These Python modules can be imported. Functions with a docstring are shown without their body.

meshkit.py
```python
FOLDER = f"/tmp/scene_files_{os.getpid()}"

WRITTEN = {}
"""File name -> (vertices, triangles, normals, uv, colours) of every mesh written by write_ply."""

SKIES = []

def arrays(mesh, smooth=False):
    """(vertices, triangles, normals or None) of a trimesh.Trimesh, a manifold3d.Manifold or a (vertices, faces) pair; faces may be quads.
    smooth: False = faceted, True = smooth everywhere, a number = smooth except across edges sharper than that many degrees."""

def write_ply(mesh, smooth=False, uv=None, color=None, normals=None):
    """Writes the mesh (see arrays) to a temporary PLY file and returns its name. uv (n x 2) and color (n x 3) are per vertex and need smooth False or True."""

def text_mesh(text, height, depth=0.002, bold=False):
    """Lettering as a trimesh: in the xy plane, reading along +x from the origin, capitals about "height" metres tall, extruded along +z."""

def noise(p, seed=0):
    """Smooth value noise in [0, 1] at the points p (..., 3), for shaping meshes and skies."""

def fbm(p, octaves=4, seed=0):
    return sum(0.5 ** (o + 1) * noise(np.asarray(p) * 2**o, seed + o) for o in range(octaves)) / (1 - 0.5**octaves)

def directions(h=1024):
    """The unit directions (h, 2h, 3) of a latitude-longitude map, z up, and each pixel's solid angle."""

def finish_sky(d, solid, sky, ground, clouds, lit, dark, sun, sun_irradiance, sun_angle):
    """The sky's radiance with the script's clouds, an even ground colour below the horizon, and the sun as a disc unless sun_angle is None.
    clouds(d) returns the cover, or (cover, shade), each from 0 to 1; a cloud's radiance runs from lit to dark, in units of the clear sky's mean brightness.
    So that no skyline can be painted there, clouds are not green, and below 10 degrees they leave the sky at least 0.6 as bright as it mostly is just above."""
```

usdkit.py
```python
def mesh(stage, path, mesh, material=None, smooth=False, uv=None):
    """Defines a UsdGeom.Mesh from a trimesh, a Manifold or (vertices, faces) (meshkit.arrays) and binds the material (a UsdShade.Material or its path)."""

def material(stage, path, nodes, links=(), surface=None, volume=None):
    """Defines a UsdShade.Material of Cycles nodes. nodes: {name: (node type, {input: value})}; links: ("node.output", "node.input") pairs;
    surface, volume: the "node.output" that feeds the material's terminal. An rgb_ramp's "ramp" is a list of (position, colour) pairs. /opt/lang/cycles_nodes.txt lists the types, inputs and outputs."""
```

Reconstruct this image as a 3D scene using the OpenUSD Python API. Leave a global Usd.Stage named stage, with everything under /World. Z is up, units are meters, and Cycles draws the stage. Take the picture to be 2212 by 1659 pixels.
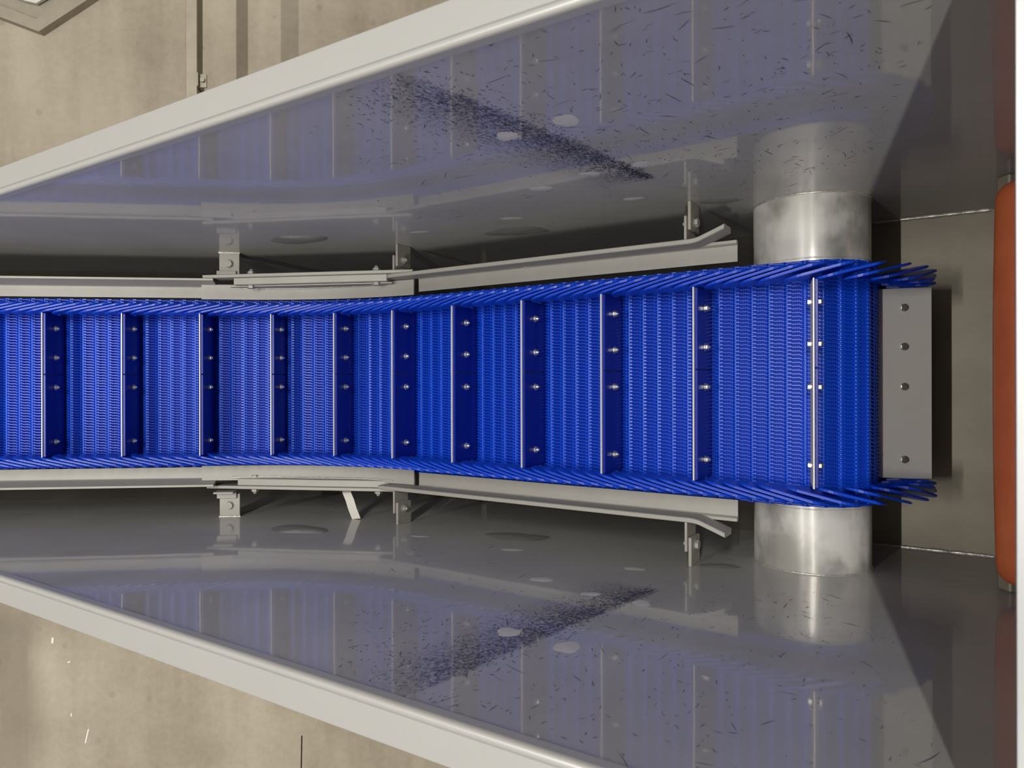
import math, random
import numpy as np
import trimesh
import manifold3d as m3
from shapely.geometry import Polygon
from pxr import Usd, UsdGeom, UsdLux, Gf, Sdf
import usdkit, meshkit

stage = Usd.Stage.CreateInMemory()
UsdGeom.SetStageUpAxis(stage, UsdGeom.Tokens.z)
UsdGeom.SetStageMetersPerUnit(stage, 1.0)
World = UsdGeom.Xform.Define(stage, '/World')
UsdGeom.Scope.Define(stage, '/World/Looks')

# ------------------------------------------------------------------ camera, lights, exposure
H = 2.85                                   # camera height above the concrete floor
F_PX, W_PX, H_PX = 1505.86, 2212, 1659
R = np.array([[0.9951360879115155, 0.0019676186994321107, -0.09849007570724143],
              [-0.0019837384759331935, 0.9999980302278922, -6.57418796923135e-05],
              [0.09848975234928559, 0.00026080066964698635, 0.9951380309611261]])
EXPOSURE = -0.30
cam = UsdGeom.Camera.Define(stage, '/World/camera')
M = np.eye(4); M[:3, :3] = R.T; M[3, :3] = (0, 0, H)
cam.AddTransformOp().Set(Gf.Matrix4d(*M.ravel().tolist()))
cam.CreateHorizontalApertureAttr(36.0); cam.CreateVerticalApertureAttr(27.0)
cam.CreateFocalLengthAttr(36.0 * F_PX / W_PX)
cam.CreateClippingRangeAttr(Gf.Vec2f(0.02, 60))
cam.CreateFStopAttr(9.0); cam.CreateFocusDistanceAttr(1.95)
cam.CreateExposureAttr(EXPOSURE)

LAMP_X, LAMP_Z = -1.30, 2.86 + H
LAMPS = [(LAMP_X, 1.20, 500.0, .06, 1.5), (LAMP_X, -3.0, 400.0, .06, 1.5), (LAMP_X, -0.42, 400.0, .030, 0.9), (-3.6, 0.0, 560.0, .06, 1.5), (-3.6, 3.3, 90.0, .06, 1.5), (-3.6, -3.3, 90.0, .06, 1.5), (2.6, 2.3, 20.0, .06, 1.5), (2.6, -2.3, 20.0, .06, 1.5)]  # lamps beyond the low and head ends are unseen, added as fill
for i, (lx, ly, power, lw, ll) in enumerate(LAMPS):
    l = UsdLux.RectLight.Define(stage, '/World/lamp_light' + ('_%03d' % i if i else ''))
    l.CreateWidthAttr(lw); l.CreateHeightAttr(ll)
    l.CreateIntensityAttr(power); l.CreateColorAttr(Gf.Vec3f(1.0, 0.985, 0.94))
    l.AddTranslateOp().Set(Gf.Vec3d(lx, ly, LAMP_Z - 0.004))

# ------------------------------------------------------------------ helpers
used = {}
def numbered(parent, name):
    k = (parent, name); n = used.get(k, 0); used[k] = n + 1
    return name if n == 0 else '%s_%03d' % (name, n)
def tag(prim, label=None, cat=None, group=None, kind=None):
    for k, v in (('label', label), ('category', cat), ('group', group), ('kind', kind)):
        if v: prim.SetCustomDataByKey(k, v)
    return prim
def path_of(parent): return '/World' if parent is None else str(parent.GetPath())
def obj(name, mesh, mat, parent=None, smooth=False, xf=None, label=None, kind=None):
    pp = path_of(parent)
    m = usdkit.mesh(stage, pp + '/' + numbered(pp, name), mesh, mat, smooth=smooth)
    if xf is not None: m.AddTransformOp().Set(Gf.Matrix4d(*np.asarray(xf).T.ravel().tolist()))
    tag(m.GetPrim(), label, kind=kind)
    return m.GetPrim()
def thing(name, label, cat, group=None, xf=None):
    x = UsdGeom.Xform.Define(stage, '/World/' + numbered('/World', name))
    if xf is not None: x.AddTransformOp().Set(Gf.Matrix4d(*np.asarray(xf).T.ravel().tolist()))
    return tag(x.GetPrim(), label, cat, group)
def ref(src, parent, xf):
    """a copy of a part (with its sub-parts) under the next number, placed by xf"""
    pp = path_of(parent); base = src.GetName()
    p = stage.DefinePrim(pp + '/' + numbered(pp, base), src.GetTypeName())
    p.GetReferences().AddInternalReference(src.GetPath())
    UsdGeom.Xformable(p).GetOrderedXformOps()[0].Set(Gf.Matrix4d(*np.asarray(xf).T.ravel().tolist()))
    return p
cat = trimesh.util.concatenate
def hull(pts): return trimesh.convex.convex_hull(np.asarray(pts, float))
def box(x0, x1, y0, y1, z0, z1):
    b = trimesh.creation.box([x1 - x0, y1 - y0, z1 - z0]); b.apply_translation([(x0+x1)/2, (y0+y1)/2, (z0+z1)/2]); return b
def rbox(x0, x1, y0, y1, z0, z1, c=.0015):
    c = min(c, .45*min(x1-x0, y1-y0, z1-z0)); P = []
    for a, sa in ((x0, 1), (x1, -1)):
        for b, sb in ((y0, 1), (y1, -1)):
            for d, sd in ((z0, 1), (z1, -1)):
                P += [(a, b+sb*c, d+sd*c), (a+sa*c, b, d+sd*c), (a+sa*c, b+sb*c, d)]
    return hull(P)
def prism(poly, h):                       # polygon (a, b) extruded along +z by h
    return trimesh.creation.extrude_polygon(Polygon(poly), h, engine='earcut')
def prism_y(poly_xz, y0, y1):             # polygon in x, z extruded from y0 to y1
    m = prism(poly_xz, y1 - y0)
    v = m.vertices.copy(); m.vertices = np.stack([v[:, 0], y1 - v[:, 2], v[:, 1]], 1)
    return m
def cyl(a, b, r, n=24, r2=None):
    a, b = np.asarray(a, float), np.asarray(b, float)
    d = b - a; L = np.linalg.norm(d); d /= L
    u = np.cross(d, [0, 0, 1] if abs(d[2]) < .9 else [1, 0, 0]); u /= np.linalg.norm(u); w = np.cross(d, u)
    t = np.linspace(0, 2*np.pi, n, endpoint=False)
    ring = np.cos(t)[:, None]*u + np.sin(t)[:, None]*w
    return hull(np.vstack([a + r*ring, b + (r if r2 is None else r2)*ring]))
def sweep(frames, prof, closed=False):
    """profile points (a, b) carried along frames (origin, A, B); capped"""
    n = len(prof); V = []
    for o, A, B in frames: V.append(o + np.outer(prof[:, 0], A) + np.outer(prof[:, 1], B))
    V = np.vstack(V); Fc = []
    k = len(frames)
    for i in range(k - 1 + (1 if closed else 0)):
        for j in range(n):
            a, b = i*n + j, i*n + (j+1) % n
            c, d = ((i+1) % k)*n + j, ((i+1) % k)*n + (j+1) % n
            Fc += [(a, b, d), (a, d, c)]
    if not closed:
        tri = trimesh.creation.triangulate_polygon(Polygon(prof), engine='earcut')
        vv, ff = tri
        idx = [int(np.argmin(((prof - q)**2).sum(1))) for q in vv]
        for f in ff:
            f = [idx[q] for q in f]
            Fc += [(f[0], f[1], f[2]), ((k-1)*n + f[2], (k-1)*n + f[1], (k-1)*n + f[0])]
    m = trimesh.Trimesh(V, Fc, process=False); m.fix_normals(); return m
def xfm(o, X, Y, Z):
    m = np.eye(4); m[:3, 0], m[:3, 1], m[:3, 2], m[:3, 3] = X, Y, Z, o; return m
def at(o): return xfm(o, (1, 0, 0), (0, 1, 0), (0, 0, 1))

# ------------------------------------------------------------------ materials
L = '/World/Looks/'
def noise_steel(name, base, rough, metal=1.0, diff=0.0, rough2=None, dcol=None, scale=6.0, var=.12, stretch=(1, 1, 1), bump=0.0, bscale=300):
    """stainless steel: a metal lobe (two roughnesses mixed if rough2) plus a scattering share, with cloudy unevenness"""
    n = {'g': ('geometry', {}), 'mp': ('mapping', {'scale': stretch}), 'n': ('noise_texture', {'scale': scale, 'detail': 5.0, 'roughness': .6}),
         'r': ('rgb_ramp', {'ramp': [(.3, tuple(np.array(base)*(1-var))), (.7, tuple(np.minimum(1, np.array(base)*(1+var))))]}),
         'p': ('principled_bsdf', {'metallic': metal, 'roughness': rough})}
    l = [('g.position', 'mp.vector'), ('mp.vector', 'n.vector'), ('n.fac', 'r.fac'), ('r.color', 'p.base_color')]
    out = 'p.BSDF'
    if bump:
        n['bn'] = ('noise_texture', {'scale': bscale, 'detail': 3.0}); n['b'] = ('bump', {'strength': bump, 'distance': .001})
        l += [('mp.vector', 'bn.vector'), ('bn.fac', 'b.height'), ('b.normal', 'p.normal')]
    if rough2 is not None:
        n['p2'] = ('principled_bsdf', {'metallic': metal, 'roughness': rough2}); n['m2'] = ('mix_closure', {'fac': .5})
        l += [('r.color', 'p2.base_color'), ('p.BSDF', 'm2.closure1'), ('p2.BSDF', 'm2.closure2')]; out = 'm2.closure'
    if diff:
        n['d'] = ('diffuse_bsdf', {}); n['m'] = ('mix_closure', {'fac': diff})
        if dcol is None: l += [('r.color', 'd.color')]
        else: n['d'] = ('diffuse_bsdf', {'color': dcol})
        l += [(out, 'm.closure1'), ('d.BSDF', 'm.closure2')]; out = 'm.closure'
    return usdkit.material(stage, L + name, n, l, surface=out)
def plain(name, col, rough=.5, metal=0.0, spec=.5):
    return usdkit.material(stage, L + name, {'p': ('principled_bsdf', {'base_color': col, 'roughness': rough, 'metallic': metal, 'specular_ior_level': spec})}, [], surface='p.BSDF')

BLUE = plain('blue_plastic', (.0035, .066, .66), .29, spec=.4)
BLUE_BLADE = plain('blue_blade_plastic', (.0015, .014, .28), .32, spec=.35)
BLUE_GUARD = plain('blue_guard_plastic', (.005, .065, .64), .34)
STEEL_RAIL = noise_steel('blasted_steel', (.46, .45, .415), .55, diff=.72, dcol=(.36, .345, .31), scale=14, var=.10)
STEEL_RIM = noise_steel('folded_rim_steel', (.54, .535, .525), .38, diff=.65, dcol=(.475, .475, .465), scale=9, var=.06)
STEEL_COVER = noise_steel('cover_steel', (.5, .5, .5), .4, diff=.6, dcol=(.22, .225, .23), scale=9, var=.06)
STEEL_DRUM = usdkit.material(stage, L + 'brushed_drum_steel', {'g': ('geometry', {}), 'mp': ('mapping', {'scale': (1.0, .7, 1.0)}), 'n': ('noise_texture', {'scale': 9.0, 'detail': 4.0, 'roughness': .55}), 'n2': ('noise_texture', {'scale': 3.0, 'detail': 2.0}),
    'r': ('rgb_ramp', {'ramp': [(.32, (.46, .445, .41)), (.62, (.72, .70, .66))]}), 'f': ('map_range', {'range_type': 'smoothstep', 'from_min': .36, 'from_max': .60, 'to_min': .28, 'to_max': .72, 'clamp': True}),
    'a': ('principled_bsdf', {'metallic': 1.0, 'roughness': .32}), 'b': ('principled_bsdf', {'metallic': 1.0, 'roughness': .15}), 'd': ('diffuse_bsdf', {'color': (.80, .78, .73)}), 'm': ('mix_closure', {'fac': .5}), 'o': ('mix_closure', {})},
    [('g.position', 'mp.vector'), ('mp.vector', 'n.vector'), ('mp.vector', 'n2.vector'), ('n.fac', 'r.fac'), ('n.fac', 'f.value'), ('r.color', 'a.base_color'), ('r.color', 'b.base_color'), ('a.BSDF', 'm.closure1'), ('b.BSDF', 'm.closure2'), ('f.result', 'o.fac'), ('m.closure', 'o.closure1'), ('d.BSDF', 'o.closure2')], surface='o.closure')
STEEL_BOLT = noise_steel('bolt_steel', (.72, .70, .66), .22, diff=.12, scale=40)
STEEL_FLIGHT = noise_steel('flight_plate_steel', (.72, .70, .66), .32, diff=.82, dcol=(.80, .77, .71), scale=10, var=.08)
STEEL_PAN = noise_steel('dirty_pan_steel', (.36, .33, .28), .5, diff=.7, dcol=(.36, .32, .25), scale=5, var=.25)
STEEL_PAN_SHADE = noise_steel('shade_darkened_pan_steel', (.10, .09, .08), .6, diff=.8, dcol=(.05, .045, .038), scale=5, var=.3)  # pan steel darkened: shade of the gaps beside the belt painted in
STEEL_PATCH = noise_steel('ground_patch_steel', (.58, .57, .55), .34, diff=.72, dcol=(.70, .69, .655), scale=60, var=.2)
STEEL_DENT = noise_steel('polished_patch_steel', (.58, .57, .54), .22, diff=.4, dcol=(.5, .49, .46), scale=40, var=.25)
WELD = noise_steel('weld_steel', (.62, .60, .55), .3, diff=.4, scale=200, var=.3, bump=.5)
GALV = noise_steel('galvanised_steel', (.45, .41, .34), .5, diff=.6, dcol=(.30, .27, .215), scale=20, var=.15)
ORANGE = usdkit.material(stage, L + 'orange_rubber', {'g': ('geometry', {}), 'n': ('noise_texture', {'scale': 9.0, 'detail': 4.0}),
    'r': ('rgb_ramp', {'ramp': [(.3, (.60, .135, .045)), (.7, (.74, .18, .062))]}), 'p': ('principled_bsdf', {'roughness': .45})},
    [('g.position', 'n.vector'), ('n.fac', 'r.fac'), ('r.color', 'p.base_color')], surface='p.BSDF')
SCUFF = plain('blue_scuff', (.085, .085, .15), .7, spec=.2)
SCUFF2 = plain('dark_scuff', (.02, .02, .025), .7, spec=.2)
WHITE = plain('pale_plastic', (.62, .60, .54), .5)
CHIP = plain('white_chip', (.85, .83, .78), .6)
HOUSING = plain('lamp_housing_white', (.7, .7, .68), .4)
DIFFUSER = usdkit.material(stage, L + 'lamp_tube_glow', {'e': ('emission', {'color': (1, .95, .87), 'strength': 6.0})}, [], surface='e.emission')

# the mirror-like side plates: two gloss lobes and a scattering share, with the blue wear band of the belt's pieces rubbed into it
BA, BB = np.array([-.045, -.885 + H]), np.array([.41, -1.30 + H])
bd = (BB - BA) / np.linalg.norm(BB - BA); bn = np.array([-bd[1], bd[0]]); bl = np.linalg.norm(BB - BA)
nodes = {'g': ('geometry', {}),
    'mp': ('mapping', {'scale': (1.0, 1.0, 1.0), 'rotation': (0, math.radians(-38), 0)}), 'st': ('mapping', {'scale': (2.0, 1.0, 26.0)}),
    'n': ('noise_texture', {'scale': 3.0, 'detail': 6.0, 'roughness': .6}), 'n2': ('noise_texture', {'scale': 4.0, 'detail': 4.0}), 'sp': ('noise_texture', {'scale': 170.0, 'detail': 3.0, 'roughness': .7}),
    'cr': ('rgb_ramp', {'ramp': [(.3, (.35, .335, .31)), (.7, (.44, .42, .395))]}),
    'dot': ('vector_math', {'math_type': 'dot_product', 'vector2': (bn[0], 0, bn[1])}), 'al': ('vector_math', {'math_type': 'dot_product', 'vector2': (bd[0], 0, bd[1])}),
    'dd': ('math', {'math_type': 'add', 'value2': -float(bn @ BA)}), 'aa': ('math', {'math_type': 'add', 'value2': -float(bd @ BA)}),
    'wob': ('math', {'math_type': 'multiply_add', 'value2': .07, 'value3': -.035}), 'dw': ('math', {'math_type': 'add'}),
    'up': ('map_range', {'range_type': 'smoothstep', 'from_min': -.15, 'from_max': -.002, 'clamp': True}),
    'dn': ('map_range', {'range_type': 'smoothstep', 'from_min': .012, 'from_max': .002, 'clamp': True}),
    'a0': ('map_range', {'range_type': 'smoothstep', 'from_min': -.06, 'from_max': .1, 'clamp': True}), 'a1': ('map_range', {'range_type': 'smoothstep', 'from_min': bl, 'from_max': bl - .06, 'clamp': True}),
    'm1': ('math', {'math_type': 'multiply'}), 'm2': ('math', {'math_type': 'multiply'}), 'm3': ('math', {'math_type': 'multiply'}),
    'spr': ('map_range', {'from_min': .38, 'from_max': .62, 'to_min': .12, 'to_max': 1.0, 'clamp': True}), 'm4': ('math', {'math_type': 'multiply'}),
    'mm': ('math', {'math_type': 'multiply', 'value2': .85}),
    'stain': ('mix', {'color2': (.075, .078, .16)}),
    'stain2': ('mix', {'color2': (.06, .062, .12)}), 'cr2': ('rgb_ramp', {'ramp': [(.3, (.42, .405, .385)), (.7, (.52, .505, .485))]}),
    'dcol': ('mix', {'color2': (.055, .058, .13)}), 'dbase': ('rgb_ramp', {'ramp': [(.3, (.60, .585, .56)), (.7, (.72, .705, .68))]}),
    'pa': ('principled_bsdf', {'metallic': 1.0, 'roughness': .05}), 'pb': ('principled_bsdf', {'metallic': 1.0, 'roughness': .40}),
    'rr': ('map_range', {'from_min': .3, 'from_max': .7, 'to_min': .025, 'to_max': .07, 'clamp': True}),
    'd': ('diffuse_bsdf', {}), 'ma': ('mix_closure', {'fac': .40}), 'mb': ('mix_closure', {'fac': .49}),
    'bmp': ('bump', {'strength': .03, 'distance': .006}), 'bnz': ('noise_texture', {'scale': 9.0, 'detail': 1.0})}
links = [('g.position', 'mp.vector'), ('mp.vector', 'st.vector'), ('g.position', 'n.vector'), ('st.vector', 'n2.vector'), ('g.position', 'sp.vector'), ('n.fac', 'cr.fac'), ('n.fac', 'dbase.fac'),
    ('g.position', 'dot.vector1'), ('g.position', 'al.vector1'), ('dot.value', 'dd.value1'), ('al.value', 'aa.value1'),
    ('n.fac', 'wob.value1'), ('dd.value', 'dw.value1'), ('wob.value', 'dw.value2'), ('dw.value', 'up.value'), ('dw.value', 'dn.value'), ('aa.value', 'a0.value'), ('aa.value', 'a1.value'),
    ('up.result', 'm1.value1'), ('dn.result', 'm1.value2'), ('a0.result', 'm2.value1'), ('a1.result', 'm2.value2'), ('m1.value', 'm3.value1'), ('m2.value', 'm3.value2'),
    ('sp.fac', 'spr.value'), ('spr.result', 'm4.value1'), ('m3.value', 'm4.value2'), ('m4.value', 'mm.value1'),
    ('cr.color', 'stain.color1'), ('mm.value', 'stain.fac'), ('dbase.color', 'dcol.color1'), ('mm.value', 'dcol.fac'),
    ('stain2.color', 'pa.base_color'), ('n.fac', 'cr2.fac'), ('cr2.color', 'stain2.color1'), ('mm.value', 'stain2.fac'), ('stain.color', 'pb.base_color'), ('dcol.color', 'd.color'), ('n2.fac', 'rr.value'), ('rr.result', 'pa.roughness'),
    ('g.position', 'bnz.vector'), ('bnz.fac', 'bmp.height'), ('bmp.normal', 'pa.normal'),
    ('pa.BSDF', 'ma.closure1'), ('pb.BSDF', 'ma.closure2'), ('ma.closure', 'mb.closure1'), ('d.BSDF', 'mb.closure2')]
STEEL_WALL = usdkit.material(stage, L + 'polished_wall_steel', nodes, links, surface='mb.closure')

def concrete(name, c0, c1, spots=.35):
    return usdkit.material(stage, L + name, {'g': ('geometry', {}), 'n': ('noise_texture', {'scale': 1.6, 'detail': 7.0, 'roughness': .6}), 'nf': ('noise_texture', {'scale': 40.0, 'detail': 5.0, 'roughness': .7}),
        'st': ('mapping', {'scale': (9.0, .8, 1.0)}), 'ns': ('noise_texture', {'scale': 1.3, 'detail': 4.0}), 'v': ('voronoi_texture', {'scale': 7.0, 'randomness': 1.0}),
        'a': ('math', {'math_type': 'multiply_add', 'value2': .28}), 'b': ('math', {'math_type': 'multiply_add', 'value2': .35}), 'r': ('rgb_ramp', {'ramp': [(.62, c0), (1.0, c1)]}),
        'vs': ('map_range', {'range_type': 'smoothstep', 'from_min': .10, 'from_max': .07, 'clamp': True}), 'vm': ('math', {'math_type': 'multiply', 'value2': spots}),
        'xx': ('separate_xyz', {}), 'xw': ('math', {'math_type': 'multiply_add', 'value2': .12}), 'xa': ('map_range', {'range_type': 'smoothstep', 'from_min': -1.46, 'from_max': -1.56, 'clamp': True}), 'xm': ('math', {'math_type': 'multiply', 'value2': .55 if spots else 0.0}), 'vv': ('math', {'math_type': 'maximum'}),
        'yl': ('map_range', {'range_type': 'smoothstep', 'from_min': -.80, 'from_max': -.95, 'clamp': True}), 'xy': ('math', {'math_type': 'multiply'}),
        'mx': ('mix', {'color2': tuple(np.array(c0)*.55)}), 'p': ('principled_bsdf', {'roughness': .72, 'specular_ior_level': .25}), 'bp': ('bump', {'strength': .12, 'distance': .004})},
        [('g.position', 'n.vector'), ('g.position', 'nf.vector'), ('g.position', 'st.vector'), ('st.vector', 'ns.vector'), ('g.position', 'v.vector'),
         ('nf.fac', 'a.value1'), ('n.fac', 'a.value3'), ('ns.fac', 'b.value1'), ('a.value', 'b.value3'), ('b.value', 'r.fac'), ('v.distance', 'vs.value'), ('vs.result', 'vm.value1'),
         ('g.position', 'xx.vector'), ('ns.fac', 'xw.value1'), ('xx.x', 'xw.value3'), ('xw.value', 'xa.value'), ('xx.y', 'yl.value'), ('xa.result', 'xy.value1'), ('yl.result', 'xy.value2'), ('xy.value', 'xm.value1'), ('vm.value', 'vv.value1'), ('xm.value', 'vv.value2'),
         ('r.color', 'mx.color1'), ('vv.value', 'mx.fac'), ('mx.color', 'p.base_color'), ('nf.fac', 'bp.height'), ('bp.normal', 'p.normal')], surface='p.BSDF')
CONCRETE = concrete('floor_concrete', (.30, .255, .195), (.47, .415, .335), .22)
CEILING = plain('white_ceiling', (.55, .54, .52), .8)
CONCRETE_WALL = concrete('wall_concrete', (.36, .33, .28), (.50, .46, .40), .0)

# ------------------------------------------------------------------ room
def struct(name, mesh, mat, label=None):
    p = obj(name, mesh, mat); tag(p, label, kind='structure'); return p
RX0, RX1, RY, RZ = -6.0, 4.0, 4.2, 2.98 + H
fl = m3.Manifold.cube([RX1 - RX0, 2*RY, .3]).translate([RX0, -RY, -.3])
fl -= m3.Manifold.cube([1.2, 1.95, .16]).translate([-2.885, -3.0, -.16])               # sunken channel, lower left
fl -= m3.Manifold.cube([.005, 2.6, .02]).rotate([0, 0, -1.2]).translate([-.62, -4.0, -.02])  # saw-cut joint
struct('floor', fl, CONCRETE, 'worn beige concrete floor around the conveyor')
struct('ceiling', box(RX0, RX1, -RY, RY, RZ, RZ + .2), CEILING, 'plain white ceiling carrying the lamps')
struct('wall_left', box(RX0 - .2, RX0, -RY, RY, -.3, RZ + .2), CONCRETE_WALL, 'concrete wall beyond the low end of the conveyor')
struct('wall_right', box(RX1, RX1 + .2, -RY, RY, -.3, RZ + .2), CONCRETE_WALL, 'concrete wall beyond the head end of the conveyor')
struct('wall_front', box(RX0, RX1, -RY - .2, -RY, -.3, RZ + .2), CONCRETE_WALL, 'concrete wall along the lower side of the picture')
struct('wall_back', box(RX0, RX1, RY, RY + .2, -.3, RZ + .2), CONCRETE_WALL, 'concrete wall along the upper side of the picture')

# ------------------------------------------------------------------ belt path (x, z in the belt's plane of travel)
P0 = np.array([-1.0880582432506245, -2.135551087043898 + H]); A2 = 0.66938966238116; RB = 0.9196764022769552; L1 = 0.5035567945974407; L2 = 0.9385568497004212; RD = 0.13033357916047175
PITCH_F, S0, FH = 0.20895413676347033, -0.003682944600674167, 0.10068634166896154
PITCH = PITCH_F / 6
S1, S2, S3 = L1, L1 + RB*A2, L1 + RB*A2 + L2
def dirn(a): return np.array([math.cos(a), math.sin(a)]), np.array([-math.sin(a), math.cos(a)])
_q1 = P0 + np.array([S1, 0]); _c1 = _q1 + np.array([0, RB]); _q2 = _c1 - RB*dirn(A2)[1]; _q3 = _q2 + L2*dirn(A2)[0]; CD = _q3 - RD*dirn(A2)[1]
def pos(s):
    if s < S1: return P0 + np.array([s, 0]), 0.0
    if s < S2: a = (s - S1)/RB; return _c1 - RB*dirn(a)[1], a
    if s < S3: return _q2 + (s - S2)*dirn(A2)[0], A2
    a = A2 - (s - S3)/RD; return CD + RD*dirn(a)[1], a
def v3(p, y=0.0): return np.array([p[0], y, p[1]])
def frame(s, y=0.0, h=0.0):
    b, a = pos(s); t, n = dirn(a)
    return xfm(v3(b + n*h, y), v3(t), (0, 1, 0), v3(n))
def s_at_x(x):
    return min(np.linspace(-1, S3, 4000), key=lambda s: abs(pos(s)[0][0] - x))

# ------------------------------------------------------------------ conveyor trough
TS = .782
def lip_z(x): return H + (-1.52 + TS*(max(x, -1.15) + .9))
YW, TP = .390, .004
XR, XL = 1.235, -2.0
def pan_z(x): return max(H - 2.52, H - 1.595 + TS*(x - 1.04))
xk = 1.04 + (-2.52 + 1.595)/TS
trough = thing('conveyor_trough', 'stainless steel trough with polished scuffed side plates and pale folded rims around the belt', 'conveyor trough')
out = [(XL, pan_z(XL)), (xk, pan_z(xk)), (XR, pan_z(XR)), (XR, lip_z(XR)), (-1.15, lip_z(-1.15)), (XL, lip_z(XL))]
for s in (1, -1):
    obj('side_plate', prism_y(out, YW if s > 0 else -YW - TP, YW + TP if s > 0 else -YW), STEEL_WALL, trough)
# rims: rounded bead at the inner edge, groove, flat flange, turned-down outer edge
t = np.linspace(math.pi, 0, 9)
prof = [(YW - .003, -.014), (YW - .003, .0)] + [(YW + .0035 - .0065*math.cos(math.pi - q) if False else YW + .0035 + .0065*math.cos(q), .0 + .0065*math.sin(q)) for q in t] + [
    (YW + .0105, -.0015), (YW + .0125, .0012), (YW + .0530, .0012), (YW + .0545, .000), (YW + .0550, -.002), (YW + .0550, -.030), (YW + .0510, -.030), (YW + .0510, -.004), (YW + .012, -.004), (YW + .006, -.014)]
prof = np.array(prof)
def rim_frames(sgn, xs):
    fr = []
    for i, x in enumerate(xs):
        if x <= -1.16: a = 0.0
        elif x < -1.14: a = math.atan(TS)/2
        else: a = math.atan(TS)
        fr.append((np.array([x, 0, lip_z(x)]), np.array([0, sgn, 0.]), np.array([-math.sin(a), 0, math.cos(a)])))
    return fr
for s in (1, -1):
    obj('rim', sweep(rim_frames(s, [XL, -1.15, XR]), prof), STEEL_RIM, trough, smooth=35)
# bottom pan, end plates, head cover
def slab(pts, y0, y1, th):
    up = [tuple(p) for p in pts]; dn = [(p[0], p[1] - th) for p in pts[::-1]]
    return prism_y(up + dn, y0, y1)
XP = .93
obj('bottom_pan', slab([(XP, pan_z(XP)), (XR, pan_z(XR))], -YW, YW, .005), STEEL_PAN, trough)
obj('bottom_pan', slab([(XL, pan_z(XL)), (xk, pan_z(xk)), (XP, pan_z(XP))], -YW, YW, .005), STEEL_PAN_SHADE, trough, label='pan under the belt, coloured dark to stand in for shade')
obj('end_plate', box(XR - .004, XR, -YW, YW, pan_z(XR), lip_z(XR)), STEEL_PAN, trough)
obj('end_plate', box(XL, XL + .004, -YW, YW, pan_z(XL), lip_z(XL)), STEEL_WALL, trough)
CX = .418
cz = H - .4715
a = math.atan(TS); ct, cn = dirn(a)
c0 = np.array([CX, cz])
cov = [c0 + (-.0) * cn, c0 + ct*1.02, c0 + ct*1.02 - cn*.004, c0 + ct*.004 - cn*.004, c0 + ct*.004 - cn*.016, c0 - cn*.016]
obj('head_cover', prism_y([tuple(q) for q in cov], -YW - .06, YW + .06), STEEL_COVER, trough)
# weld beads along the pan
rng = np.random.default_rng(4)
for s in (1, -1):
    fr = []
    xs = np.linspace(.86, 1.225, 64)
    tt = np.linspace(0, 2*math.pi, 7)[:-1]
    V = []
    for x in xs:
        r = .0035 + .0022*rng.random()
        V.append([(np.array([x, s*(YW - .001), pan_z(x) + .001]), np.array([0, r/.004, 0]), np.array([0, 0, r/.004]))])
    obj('weld_bead', sweep([v[0] for v in V], .004*np.stack([np.cos(tt), np.sin(tt)], 1)), WELD, trough, smooth=60)
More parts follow.
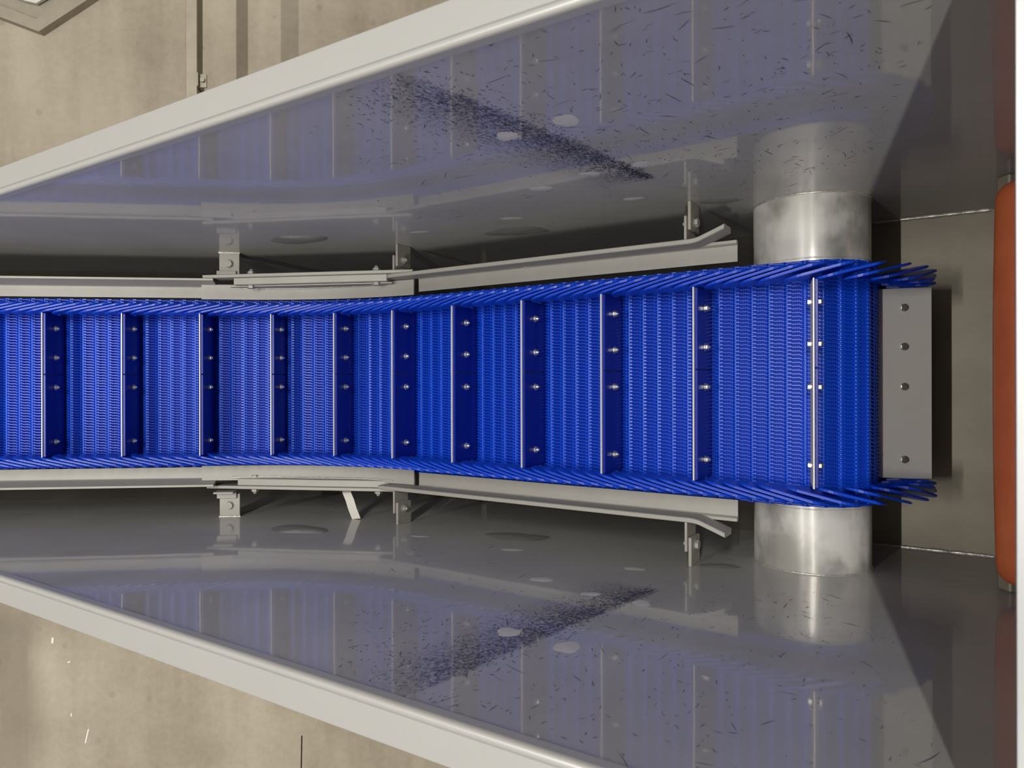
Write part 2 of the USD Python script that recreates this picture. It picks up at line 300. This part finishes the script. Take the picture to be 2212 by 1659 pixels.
# ground weld patches: slightly raised lenses on the side plates
def lens(rx, rz, h, ang, seed, rings=5, n=22):
    rg = np.random.default_rng(seed); ph = rg.random(3)*6.28
    V, Fc = [(0, h, 0)], []
    for i in range(1, rings + 1):
        q = i/rings
        for j in range(n):
            t = 2*math.pi*j/n; w = 1 + .10*math.sin(2*t + ph[0]) + .07*math.sin(3*t + ph[1]) + .05*math.sin(5*t + ph[2])
            x, z = rx*q*w*math.cos(t), rz*q*w*math.sin(t)
            V.append((x*math.cos(ang) - z*math.sin(ang), h*(1 - q*q)*(1 + .25*math.sin(4*t + ph[1])*q), x*math.sin(ang) + z*math.cos(ang)))
    for j in range(n): Fc.append((0, 1 + j, 1 + (j+1) % n))
    for i in range(rings - 1):
        for j in range(n):
            a_, b_ = 1 + i*n + j, 1 + i*n + (j+1) % n
            Fc += [(a_, a_ + n, b_ + n), (a_, b_ + n, b_)]
    return np.array(V), np.array(Fc)
PATCH = [  # x, z, rx, rz, height, polished?
    (-.386, -1.925, .088, .050, .0045, 1), (.188, -1.770, .078, .048, .0045, 1), (.195, -1.377, .026, .022, .0008, 0), (.350, -1.210, .021, .021, .0006, 0),
    (.102, -1.091, .026, .022, .0006, 0), (.182, -1.019, .026, .026, .0006, 0), (.160, -1.632, .034, .014, .0006, 0), (.400, -1.436, .030, .014, .0006, 0),
    (.272, -1.272, .022, .016, .0006, 0), (.585, -1.440, .045, .022, .0022, 1), (-.060, -1.80, .030, .012, .0008, 0)]
for s in (1, -1):
    for k, (x, z, rx, rz, h, pol) in enumerate(PATCH):
        q_s = 1.0 if pol else .82
        v, f = lens(rx*q_s, rz*q_s, h, .35, 10 + k)
        v = v*np.array([1, -s, 1]) + np.array([x, s*(YW - .0002), z + H])
        m = trimesh.Trimesh(v, f, process=False)
        if (m.face_normals[0][1] > 0) == (s > 0): m.invert()
        obj('weld_patch', m, STEEL_DENT if pol else STEEL_PATCH, trough, smooth=True)
# scuff marks left by the belt: short thin flat strokes rubbed onto the side plates
def strokes(s, seed, dense, wide):
    rg = np.random.default_rng(seed); V, Fc = [], []
    def add(x, z, ln, wd, ang, bend=0.0):
        k = 5; base = len(V)
        for i in range(k):
            q = i/(k - 1) - .5; t = ang + bend*q
            cx, cz_ = x + ln*q*math.cos(ang + bend*q*.5), z + ln*q*math.sin(ang + bend*q*.5)
            w = wd*(1 - (2*q)**2*.85)
            for e in (-.5, .5): V.append((cx - e*w*math.sin(t), s*(YW - .0004), cz_ + e*w*math.cos(t) + H))
        for i in range(k - 1):
            a_ = base + 2*i; Fc.extend([(a_, a_ + 1, a_ + 3), (a_, a_ + 3, a_ + 2)])
    b0, b1 = np.array([BA[0], BA[1] - H]), np.array([BB[0], BB[1] - H])
    n_ = 0
    while n_ < dense:
        q = rg.random()**.8; off = abs(rg.normal(0, .042 if rg.random() < .5 else .085))*(1.15 - .95*q) * (-1 if rg.random() < .85 else .35)
        p = b0 + (b1 - b0)*q*.97 + bn*off + rg.normal(0, .004, 2)
        if p[1] + H > lip_z(p[0]) - .02: continue
        add(p[0], p[1], rg.uniform(.002, .009), rg.uniform(.0006, .0016), math.atan2(bd[1], bd[0]) + rg.normal(0, .5), rg.normal(0, .6)); n_ += 1
    n_ = 0
    while n_ < wide:
        x = rg.uniform(-.15, .72); z = rg.uniform(-1.25, -.62) if rg.random() < .85 else rg.uniform(-1.75, -1.2)
        if z + H > lip_z(x) - .025: continue
        if x > .418 + .516*(-.4715 - z) - .01: continue
        add(x, z, rg.uniform(.002, .013) if rg.random() < .9 else rg.uniform(.015, .045), rg.uniform(.0005, .0014), rg.choice([-.75, -.6, .9, 1.2]) + rg.normal(0, .35), rg.normal(0, .28)); n_ += 1
    m = trimesh.Trimesh(np.array(V), np.array(Fc), process=False)
    if (m.face_normals[0][1] > 0) == (s > 0): m.invert()
    return m
obj('scuff_marks', strokes(1, 21, 2400, 900), SCUFF, trough, kind='stuff', label='blue-black rubbed scuff strokes on the polished plate')
obj('scuff_marks', strokes(-1, 22, 1500, 600), SCUFF, trough, kind='stuff', label='blue-black rubbed scuff strokes on the polished plate')

# ------------------------------------------------------------------ head drum
drum = thing('head_drum', 'wide stainless steel drum tube under the blue belt at right', 'conveyor drum')
cd = v3(CD)
def ring_tube(y0, y1, r0, r1, n=96):
    m = m3.Manifold.cylinder(y1 - y0, r1, r1, n).rotate([90, 0, 0]).translate([cd[0], y1, cd[2]])
    return m
RT = RD - .0115
obj('drum_shell', ring_tube(-.245, .245, 0, RT - .001), STEEL_DRUM, drum, smooth=30)
obj('sleeve', ring_tube(.2455, YW - .0004, 0, RT), STEEL_DRUM, drum, smooth=30)
obj('sleeve', ring_tube(-YW + .0004, -.2455, 0, RT), STEEL_DRUM, drum, smooth=30)
def torus(y, R_, r, n=96, k=8):
    t = np.linspace(0, 2*math.pi, n, endpoint=False); tt = np.linspace(0, 2*math.pi, k, endpoint=False)
    fr = [(cd + R_*np.array([math.cos(q), 0, math.sin(q)]) + np.array([0, y, 0]), np.array([math.cos(q), 0, math.sin(q)]), np.array([0, 1., 0])) for q in t]
    return sweep(fr, r*np.stack([np.cos(tt), np.sin(tt)], 1), closed=True)
for s in (1, -1):
    obj('weld_seam', torus(s*(YW - .001), RT, .0022), WELD, drum, smooth=60)
    obj('collar', torus(s*.2570, RT, .0016), STEEL_DRUM, drum, smooth=60)

# ------------------------------------------------------------------ conveyor belt
belt = thing('conveyor_belt', 'bright blue modular plastic belt with upright flights and overlapping side guards', 'conveyor belt')
BW = .2500; NL = 64; q_ = 2*BW/NL
def knuckle(sx, y):
    zc, r = -.0040, .0048; cx = PITCH/2
    pr_ = [(.0088, -.0062), (.0088, -.0006)] + [(cx + r*math.cos(t), zc + r*math.sin(t)) for t in np.linspace(math.radians(112), math.radians(-80), 10)]
    m = prism_y([(sx*a_, b_) for a_, b_ in (pr_ if sx > 0 else pr_[::-1])], y - .0015, y + .0015); return m
rw = .00095
rib = [(-.0112, .25*q_ - rw), (-.0070, -rw), (.0070, -rw), (.0112, -.25*q_ - rw), (.0112, -.25*q_ + rw), (.0070, rw), (-.0070, rw), (-.0112, .25*q_ + rw)]
rib = prism(rib, .0060); rib.apply_translation([0, 0, -.0063])
link = cat([rib, knuckle(-1, .25*q_), knuckle(1, -.25*q_)])
lv, lf = link.vertices, link.faces
V, Fc = [], []
for i in range(NL):
    V.append(lv + np.array([0, -BW + (i + .5)*q_, 0])); Fc.append(lf + i*len(lv))
lm = trimesh.Trimesh(np.vstack(V), np.vstack(Fc), process=False)
bars = [box(x - .00045, x + .00045, -BW, BW, -.0064, -.0030) for x in (-.0072, -.0036, 0, .0036, .0072)]
bars += [box(x - .0009, x + .0009, -BW, BW, -.0066, -.0010) for x in (-.0112, .0112)]
bars += [box(-.0150, .0150, -BW, BW, -.0112, -.0080)]
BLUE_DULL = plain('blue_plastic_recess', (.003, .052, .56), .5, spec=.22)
SB = S0 - 4*PITCH_F
n_rows = int((S3 + RD*math.radians(38 + 150) - SB)/PITCH)
row0 = obj('belt_row', lm, BLUE, belt, smooth=32, xf=frame(SB))
obj('cross_bars', cat(bars), BLUE_DULL, row0)
for k in range(1, n_rows): ref(row0, belt, frame(SB + k*PITCH))
# side guards: thin plates set askew so that each overlaps the next
def arc(cx, cz_, r, a0, a1, n=5): return [(cx + r*math.cos(q), cz_ + r*math.sin(q)) for q in np.linspace(a0, a1, n)]
gp = [(-.0165, .0005), (.0165, .0005), (.032, .026), (.058, .058)] + arc(.040, .074, .030, -.4, math.pi/2, 8) + arc(-.028, .072, .032, math.pi/2, math.pi + .35, 8) + [(-.036, .040), (-.022, .018)]
def guard_mesh(s):
    P_ = Polygon(gp); inner = np.array(P_.buffer(-.0022, join_style=2, mitre_limit=3).exterior.coords)[:-1]
    m = cat([prism_y(gp, -.0014, .0014), prism_y(inner, -.0026, .0026)])
    v = m.vertices.copy(); v[:, 1] = v[:, 1] + s*(.2125 + .235*v[:, 0]); m.vertices = v
    return m
for s in (1, -1):
    g0 = None
    for k in range(n_rows):
        if g0 is None: g0 = obj('side_guard', guard_mesh(s), BLUE_GUARD, belt, xf=frame(SB))
        elif k >= 1: ref(g0, belt, frame(SB + k*PITCH))
# flights: steel plate behind, two blue blades in front, bolts through both
BOLT_Y = (.159, .077, -.007, -.160)
def flight(xf):
    f = obj('flight', rbox(-.0082, -.0050, -.200, .200, .0005, FH, .0009), STEEL_FLIGHT, belt, xf=xf, label='upright cross flight, steel plate faced with blue plastic')
    obj('blade', rbox(-.0048, .0022, .0300, .1985, .0008, FH - .004, .0012), BLUE_BLADE, f, label='blue plastic facing')
    obj('blade', rbox(-.0048, .0022, -.1985, .0285, .0008, FH - .004, .0012), BLUE_BLADE, f, label='blue plastic facing')
    for y in BOLT_Y:
        z = .050
        obj('bolt_head', cat([cyl((-.0082, y, z), (-.0098, y, z), .0080, 20), cyl((-.0098, y, z), (-.0150, y, z), .0066, 6)]), STEEL_BOLT, f)
        obj('nut', cat([cyl((.0022, y, z), (.0036, y, z), .0085, 22), cyl((.0036, y, z), (.0092, y, z), .0068, 6), cyl((.0092, y, z), (.0126, y, z), .0052, 16, .0036), cyl((.0126, y, z), (.0146, y, z), .0034, 12, .0016)]), STEEL_BOLT, f, smooth=30)
    return f
f0 = flight(frame(S0 - 3*PITCH_F))
for k in range(-2, 13): ref(f0, belt, frame(S0 + k*PITCH_F))

# ------------------------------------------------------------------ guide rails
YO = .006                                   # the rails sit a few millimetres towards the far side
def sw(fr, prof, s): return sweep(fr, np.array(prof))
def rail_frames(pts_s, s, dy=None):
    fr = []
    for i, q in enumerate(pts_s):
        m = frame(q); fr.append((m[:3, 3] + np.array([0, YO + (s*dy[i] if dy is not None else 0), 0]), np.array([0, s, 0.]), m[:3, 2]))
    return fr
def line_frames(x0, x1, s, n=2, dy=None):    # straight frames along the incline
    t, nn = dirn(A2); fr = []
    xs = np.linspace(x0, x1, n) if np.isscalar(x0) and dy is None else np.asarray(x0 if dy is not None else np.linspace(x0, x1, n))
    for i, x in enumerate(xs):
        o = _q2 + t*((x - _q2[0])/t[0])
        fr.append((v3(o, YO + (s*dy[i] if dy is not None else 0)), np.array([0, s, 0.]), v3(nn)))
    return fr
ANGLE = np.array([(.248, .006), (.248, .010), (.2775, .0105), (.2805, .0125), (.2825, .016), (.2935, .049), (.2945, .0505), (.3000, .0505), (.3008, .049), (.2900, .010), (.2870, .006)])
side_name = {1: 'upper', -1: 'lower'}
for s in (1, -1):
    w = 'upper side' if s > 0 else 'lower side'
    r = thing('guide_rail', 'straight steel angle rail along the level belt at left, %s of picture' % w, 'guide rail')
    obj('angle_profile', sweep(rail_frames([-.9, s_at_x(-.66)], s), ANGLE), STEEL_RAIL, r, smooth=35)
for s in (1, -1):
    w = 'upper side' if s > 0 else 'lower side'
    r = thing('curved_guide_rail', 'short curved rail with bolted clamp bar at the belt bend, %s' % w, 'guide rail')
    ss = np.linspace(s_at_x(-.70), s_at_x(-.068), 24)
    shoe = np.array([(.243, .020), (.243, .0235), (.2855, .0235), (.2872, .0215), (.2872, .018), (.2855, .0175)])
    obj('curved_shoe', sweep(rail_frames(ss, s), shoe), STEEL_RAIL, r, smooth=30)
    za, zb = (-2.092, -1.935) if s > 0 else (-2.125, -1.985)
    A_, B_ = np.array([-.692, za + H]), np.array([-.082, zb + H]); d = (B_ - A_)/np.linalg.norm(B_ - A_); n_ = np.array([-d[1], d[0]])
    def chord(x0, x1, y0, y1, h0, h1, c=.001):
        q = A_ + d*((x0 - A_[0])/d[0])
        m = rbox(0, (x1 - x0)/d[0], min(s*y0, s*y1), max(s*y0, s*y1), h0, h1, c)
        m.apply_transform(xfm(v3(q, YO), v3(d), (0, 1, 0), v3(n_))); return m
    obj('back_strip', chord(-.692, -.082, .3012, .3110, -.050, .000, .0016), STEEL_RAIL, r)
    obj('clamp_bar', chord(-.600, -.155, .2800, .3010, -.050, -.004, .002), STEEL_RAIL, r)
    # curved gusset between shoe and bar
    fr = []
    for q in ss[3:-3]:
        m = frame(q); p = m[:3, 3]; hz = (A_ + d*((p[0] - A_[0])/d[0]))[1] - p[2] - .02
        fr.append((p + np.array([0, YO, 0]), np.array([0, s, 0.]), np.array([0, 0, max(hz, .03)])))
    obj('web_plate', sweep(fr, np.array([(.2765, .0), (.2765, 1.0), (.2795, 1.0), (.2795, .0)])), STEEL_RAIL, r)
    tt = np.linspace(0, 2*math.pi, 7)[:-1]
    rg = np.random.default_rng(5 + s)
    wf = []
    for q in np.linspace(ss[3], ss[-4], 60):
        m = frame(q, 0, .0240); k = .8 + .6*rg.random()
        wf.append((m[:3, 3] + np.array([0, YO + s*.2765, 0]), np.array([0, s*k, 0.]), m[:3, 2]*k))
    obj('weld_bead', sweep(wf, .0016*np.stack([np.cos(tt), np.sin(tt)], 1)), WELD, r, smooth=60)
    for x in (-.555, -.190):
        q = A_ + d*((x - A_[0])/d[0]) - n_*.021
        c = v3(q, YO)
        e = np.array([0, s, 0])
        obj('bolt_head', cyl(c + e*.2799, c + e*.2715, .0112, 6), STEEL_RAIL, r)
        obj('nut', cat([cyl(c + e*.3111, c + e*.3125, .0135, 20), cyl(c + e*.3125, c + e*.3195, .0112, 6), cyl(c + e*.3195, c + e*.3265, .0075, 12, .004)]), STEEL_RAIL, r)
for s in (1, -1):
    w = 'upper side' if s > 0 else 'lower side'
    r = thing('inclined_guide_rail', 'long steel rail with flared tip along the rising belt, %s' % w, 'guide rail')
    leg = np.array([(.252, .010), (.252, .014), (.286, .0145), (.2885, .017), (.290, .021), (.2965, .021), (.2965, .012), (.294, .010)])
    obj('angle_profile', sweep(line_frames(-.058, .628, s), leg), STEEL_RAIL, r, smooth=35)
    xs = [-.140, .20, .560, .568, .576, .600, .618]; dy = [0, 0, 0, .0008, .003, .0145, .0235]
    up = np.array([(.2880, .018), (.2895, .066), (.2910, .0680), (.2990, .0680), (.3005, .066), (.3005, .018)])
    obj('flared_flange', sweep(line_frames(xs, None, s, dy=dy), up), STEEL_RAIL, r, smooth=25)
    t, nn = dirn(A2)
    rg = np.random.default_rng(50 + s)
    for x in (.00, .22):
        o = v3(_q2 + t*((x - _q2[0])/t[0]) + nn*.018, YO + s*.289)
        v, f = lens(.018, .0028, .0030, 0, 60 + int(x*100)); v = np.stack([v[:, 0], s*-v[:, 1], v[:, 2]], 1)
        m = trimesh.Trimesh(v, f, process=False); m.apply_transform(xfm(o, v3(t), (0, 1, 0), v3(nn)))
        obj('weld_bead', m, WELD, r, smooth=True)

# ------------------------------------------------------------------ rail brackets
def bracket_level(s):
    w = 'upper side' if s > 0 else 'lower side'
    b = thing('rail_bracket', 'flat bracket with round bolt at left end of the curved rail, %s' % w, 'bracket')
    z = H - 2.135; x0 = -.632
    def bx(xa, xb, ya, yb, za, zb): return rbox(xa, xb, min(s*ya, s*yb), max(s*ya, s*yb), za, zb, .001)
    obj('rail_tab', bx(x0 - .030, x0 + .026, .3115, .3350, z + .006, z + .012), STEEL_RAIL, b)
    obj('rail_tab_fold', bx(x0 - .030, x0 + .026, .3115, .3170, z + .012, z + .045), STEEL_RAIL, b)
    obj('wall_tab', bx(x0 - .024, x0 + .034, .3220, YW, z - .001, z + .0055), STEEL_RAIL, b)
    y = s*.356
    obj('bolt', cat([cyl((x0 + .004, y, z + .0055), (x0 + .004, y, z + .0070), .0125, 24), cyl((x0 + .004, y, z + .007), (x0 + .004, y, z + .0135), .0110, 24, .0100)]), STEEL_RAIL, b, smooth=30)
    tt = np.linspace(0, 2*math.pi, 7)[:-1]; rg = np.random.default_rng(8)
    fr = [(np.array([x, s*(YW - .001), z + .0055]), np.array([0, k_ := .7 + .6*rg.random(), 0]), np.array([0, 0, k_])) for x in np.linspace(x0 - .026, x0 + .036, 26)]
    obj('weld_bead', sweep(fr, .0032*np.stack([np.cos(tt), np.sin(tt)], 1)), WELD, b, smooth=60)
def bracket_edge(s, x, h0, size, where, flip):
    w = 'upper side' if s > 0 else 'lower side'
    t, n = dirn(A2)
    o = _q2 + t*((x - _q2[0])/t[0])
    b = thing('rail_bracket', 'upright two-plate bracket %s, %s' % (where, w), 'bracket')
    T = xfm(v3(o), v3(t), (0, 1, 0), v3(n))
    def part(name, m, sm=False):
        m = cat(m) if isinstance(m, list) else m
        m.apply_transform(T); return obj(name, m, STEEL_RAIL, b, smooth=sm)
    def bx(xa, xb, ya, yb, za, zb): return rbox(xa, xb, min(s*ya, s*yb), max(s*ya, s*yb), za, zb, .0012)
    part('rail_plate', bx(-.006, .000, .3000 + YO*s, .358, h0, h0 + size))
    part('wall_plate', bx(.0003, .0075, .328, YW, h0 - .004, h0 + size - .006))
    y = s*.347; z = h0 + size*.45
    hd = [cyl((.0075, y, z), (.009, y, z), .0125, 22), cyl((.009, y, z), (.016, y, z), .0100, 6)]
    nt = [cyl((-.006, y, z), (-.0075, y, z), .0110, 20), cyl((-.0075, y, z), (-.013, y, z), .0085, 6), cyl((-.013, y, z), (-.018, y, z), .0050, 12, .004)]
    if flip: hd = [cyl((.0075, y, z), (.009, y, z), .0110, 20), cyl((.009, y, z), (.015, y, z), .0085, 6), cyl((.015, y, z), (.021, y, z), .0050, 12, .004)]; nt = [cyl((-.006, y, z), (-.012, y, z), .0100, 6)]
    part('bolt', hd, 30); part('nut', nt, 30)
    v, f = lens(.020, .004, .002, 1.57, 90); v = np.stack([v[:, 0], -s*v[:, 1] + s*YW, v[:, 2] + z], 1)
    part('weld_bead', trimesh.Trimesh(v + np.array([.004, 0, 0]), f, process=False), True)
for s in (1, -1): bracket_level(s)
for s in (1, -1): bracket_edge(s, -.095, .006, .058, 'where the curved and rising rails meet', True)
for s in (1, -1): bracket_edge(s, .555, .006, .058, 'near the flared tip of the rising rail', False)

# ------------------------------------------------------------------ pale strap between rail and side plate
st = thing('plastic_strap', 'pale limp plastic strap hanging from the lower curved rail to the side plate', 'strap')
pts = [(-.286, -.300, -2.10), (-.280, -.315, -2.070), (-.270, -.335, -2.060), (-.262, -.360, -2.056), (-.250, -.3885, -2.050)]
pts = np.array(pts) + np.array([0, 0, H])
fr = [(p, np.array([1., .12, .25]), np.array([0, 0, 1.])) for p in pts]
obj('strap_band', sweep(fr, np.array([(-.0125, 0), (-.0125, .0012), (.0125, .0012), (.0125, 0)])), WHITE, st, smooth=40)

# ------------------------------------------------------------------ orange bumper in the head end
ob = thing('rubber_bumper', 'long rounded orange rubber bumper across the dark head end of the trough', 'bumper')
def capsule_bar(x0, zc, wx, wz, half, bow, seed):
    V = []; k = 20; ys = np.concatenate([-half + np.array([0, .002, .006, .012, .020, .032]), np.linspace(-half + .06, half - .06, 24), half - np.array([.032, .020, .012, .006, .002, 0])])
    tt = np.linspace(0, 2*math.pi, k, endpoint=False); fr = []
    for y in ys:
        e = min(1.0, (half - abs(y))/.030); sc = math.sqrt(max(1e-4, 1 - (1 - e)**2)) if e < 1 else 1.0
        fr.append((np.array([x0 - bow*(1 - (y/half)**2)**.8, y, zc]), np.array([sc, 0, 0]), np.array([0, 0, sc])))
    c = np.stack([wx*np.sign(np.cos(tt))*np.abs(np.cos(tt))**.8, wz*np.sign(np.sin(tt))*np.abs(np.sin(tt))**.8], 1)
    return sweep(fr, c)
obj('front_roll', capsule_bar(1.030, H - 1.165, .0200, .034, .366, .007, 1), ORANGE, ob, smooth=50)
obj('back_roll', capsule_bar(1.056, H - 1.185, .014, .034, .350, .004, 2), ORANGE, ob, smooth=50)
obj('mounting_bar', rbox(1.045, 1.085, -YW + .0005, YW - .0005, H - 1.225, H - 1.195, .003), STEEL_PAN, ob)

# ------------------------------------------------------------------ support frame and things on the floor
sf = thing('support_frame', 'dull steel cross beam and legs beside the upper rim at left', 'support beam')
zb = H - 2.40
for s in (1, -1):
    pass
obj('cross_beam', rbox(-.845, -.808, YW + .006, 2.4, zb - .055, zb, .002), GALV, sf)
obj('beam_clip', cat([rbox(-.807, -.801, .985, 1.03, zb - .05, zb + .012, .001), rbox(-.800, -.778, .985, 1.03, zb - .006, zb, .001)]), GALV, sf)
obj('clip_bolt', cyl((-.790, 1.008, zb), (-.790, 1.008, zb + .008), .008, 6), GALV, sf)
for y in (.47, 2.25): obj('leg', rbox(-.850, -.803, y - .025, y + .025, 0, zb - .055, .002), GALV, sf)
for x in (-1.8, .15):
    for y in (-.36, .36): obj('leg', rbox(x - .025, x + .025, y - .025, y + .025, 0, pan_z(x) - .006, .002), GALV, sf)
# metal tray on the floor, upper left
tr = thing('floor_tray', 'shallow grey metal tray with pale sheet inside, on the floor at upper left', 'tray')
c = np.array([-1.527, 1.344]); u1 = np.array([.203, .150]); u1 /= np.linalg.norm(u1); u2 = np.array([-.159, .056]); u2 /= np.linalg.norm(u2)
def tp(a_, b_): return tuple(c + a_*u1 + b_*u2)
outer = Polygon([tp(0, 0), tp(.75, 0), tp(.75, .7), tp(0, .7)]); inner = outer.buffer(-.042, join_style=2)
rimm = trimesh.creation.extrude_polygon(outer.difference(inner), .036, engine='earcut'); obj('tray_rim', rimm, GALV, tr)
base = trimesh.creation.extrude_polygon(inner.buffer(.002), .012, engine='earcut'); obj('tray_base', base, GALV, tr)
rg = np.random.default_rng(3)
edge = [tp(.10 + .012*math.sin(9*q), q) for q in np.linspace(.10, .62, 20)]
edge = [tp(q, .10 + .014*math.sin(14*q) * (1 if q < .3 else .3)) for q in np.linspace(.66, .12, 22)] + edge[2:] + [tp(.66, .62)]
sheet = trimesh.creation.extrude_polygon(Polygon(edge).buffer(0), .012, engine='earcut'); sheet.apply_translation([0, 0, .020])
obj('sheet', cat([sheet]), WHITE, tr, label='pale plastic sheet with wavy edge')
# white paint chips on the concrete, lower left
for i, (x, y, ln, ang) in enumerate([(-1.50, -.985, .022, 1.5), (-1.375, -1.36, .055, 1.35), (-1.432, -1.275, .012, 1.5), (-1.44, -1.07, .010, .4)]):
    m = rbox(-ln/2, ln/2, -.004 if i == 0 else -.0025, .004 if i == 0 else .0025, 0, .0015, .0006)
    m.apply_transform(trimesh.transformations.rotation_matrix(ang, [0, 0, 1])); m.apply_translation([x, y, 0])
    tag(obj('paint_chip', m, CHIP), ['short thick white paint chip on the floor, nearest the lower rim', 'longest white scratch-like paint chip on the floor at lower left', 'tiny white paint chip beside the longest chip on the floor', 'tiny white speck of paint on the floor between thick chip and lower rim'][i], 'paint chip', 'paint chips on the concrete floor')

# ------------------------------------------------------------------ ceiling lamps, and added fill lamps
LAMP_LABEL = ['long ceiling lamp over the belt, beyond the far side plate', 'long ceiling lamp level with the belt, well off to the near side', 'short slim ceiling lamp right above the belt',
    'added ceiling fill lamp beyond the low end, in line with the belt', 'added ceiling fill lamp beyond the low end, far side', 'added ceiling fill lamp beyond the low end, near side', 'added ceiling fill lamp beyond the head end, far side', 'added ceiling fill lamp beyond the head end, near side']
for i, (lx, ly, power, lw, ll) in enumerate(LAMPS):
    lp = thing('ceiling_or_fill_lamp', LAMP_LABEL[i], 'ceiling lamp')
    obj('housing', rbox(lx - .10, lx + .10, ly - ll/2 - .05, ly + ll/2 + .05, LAMP_Z + .002, RZ - .0005, .01), HOUSING, lp)  # the added fill lamps get housings too
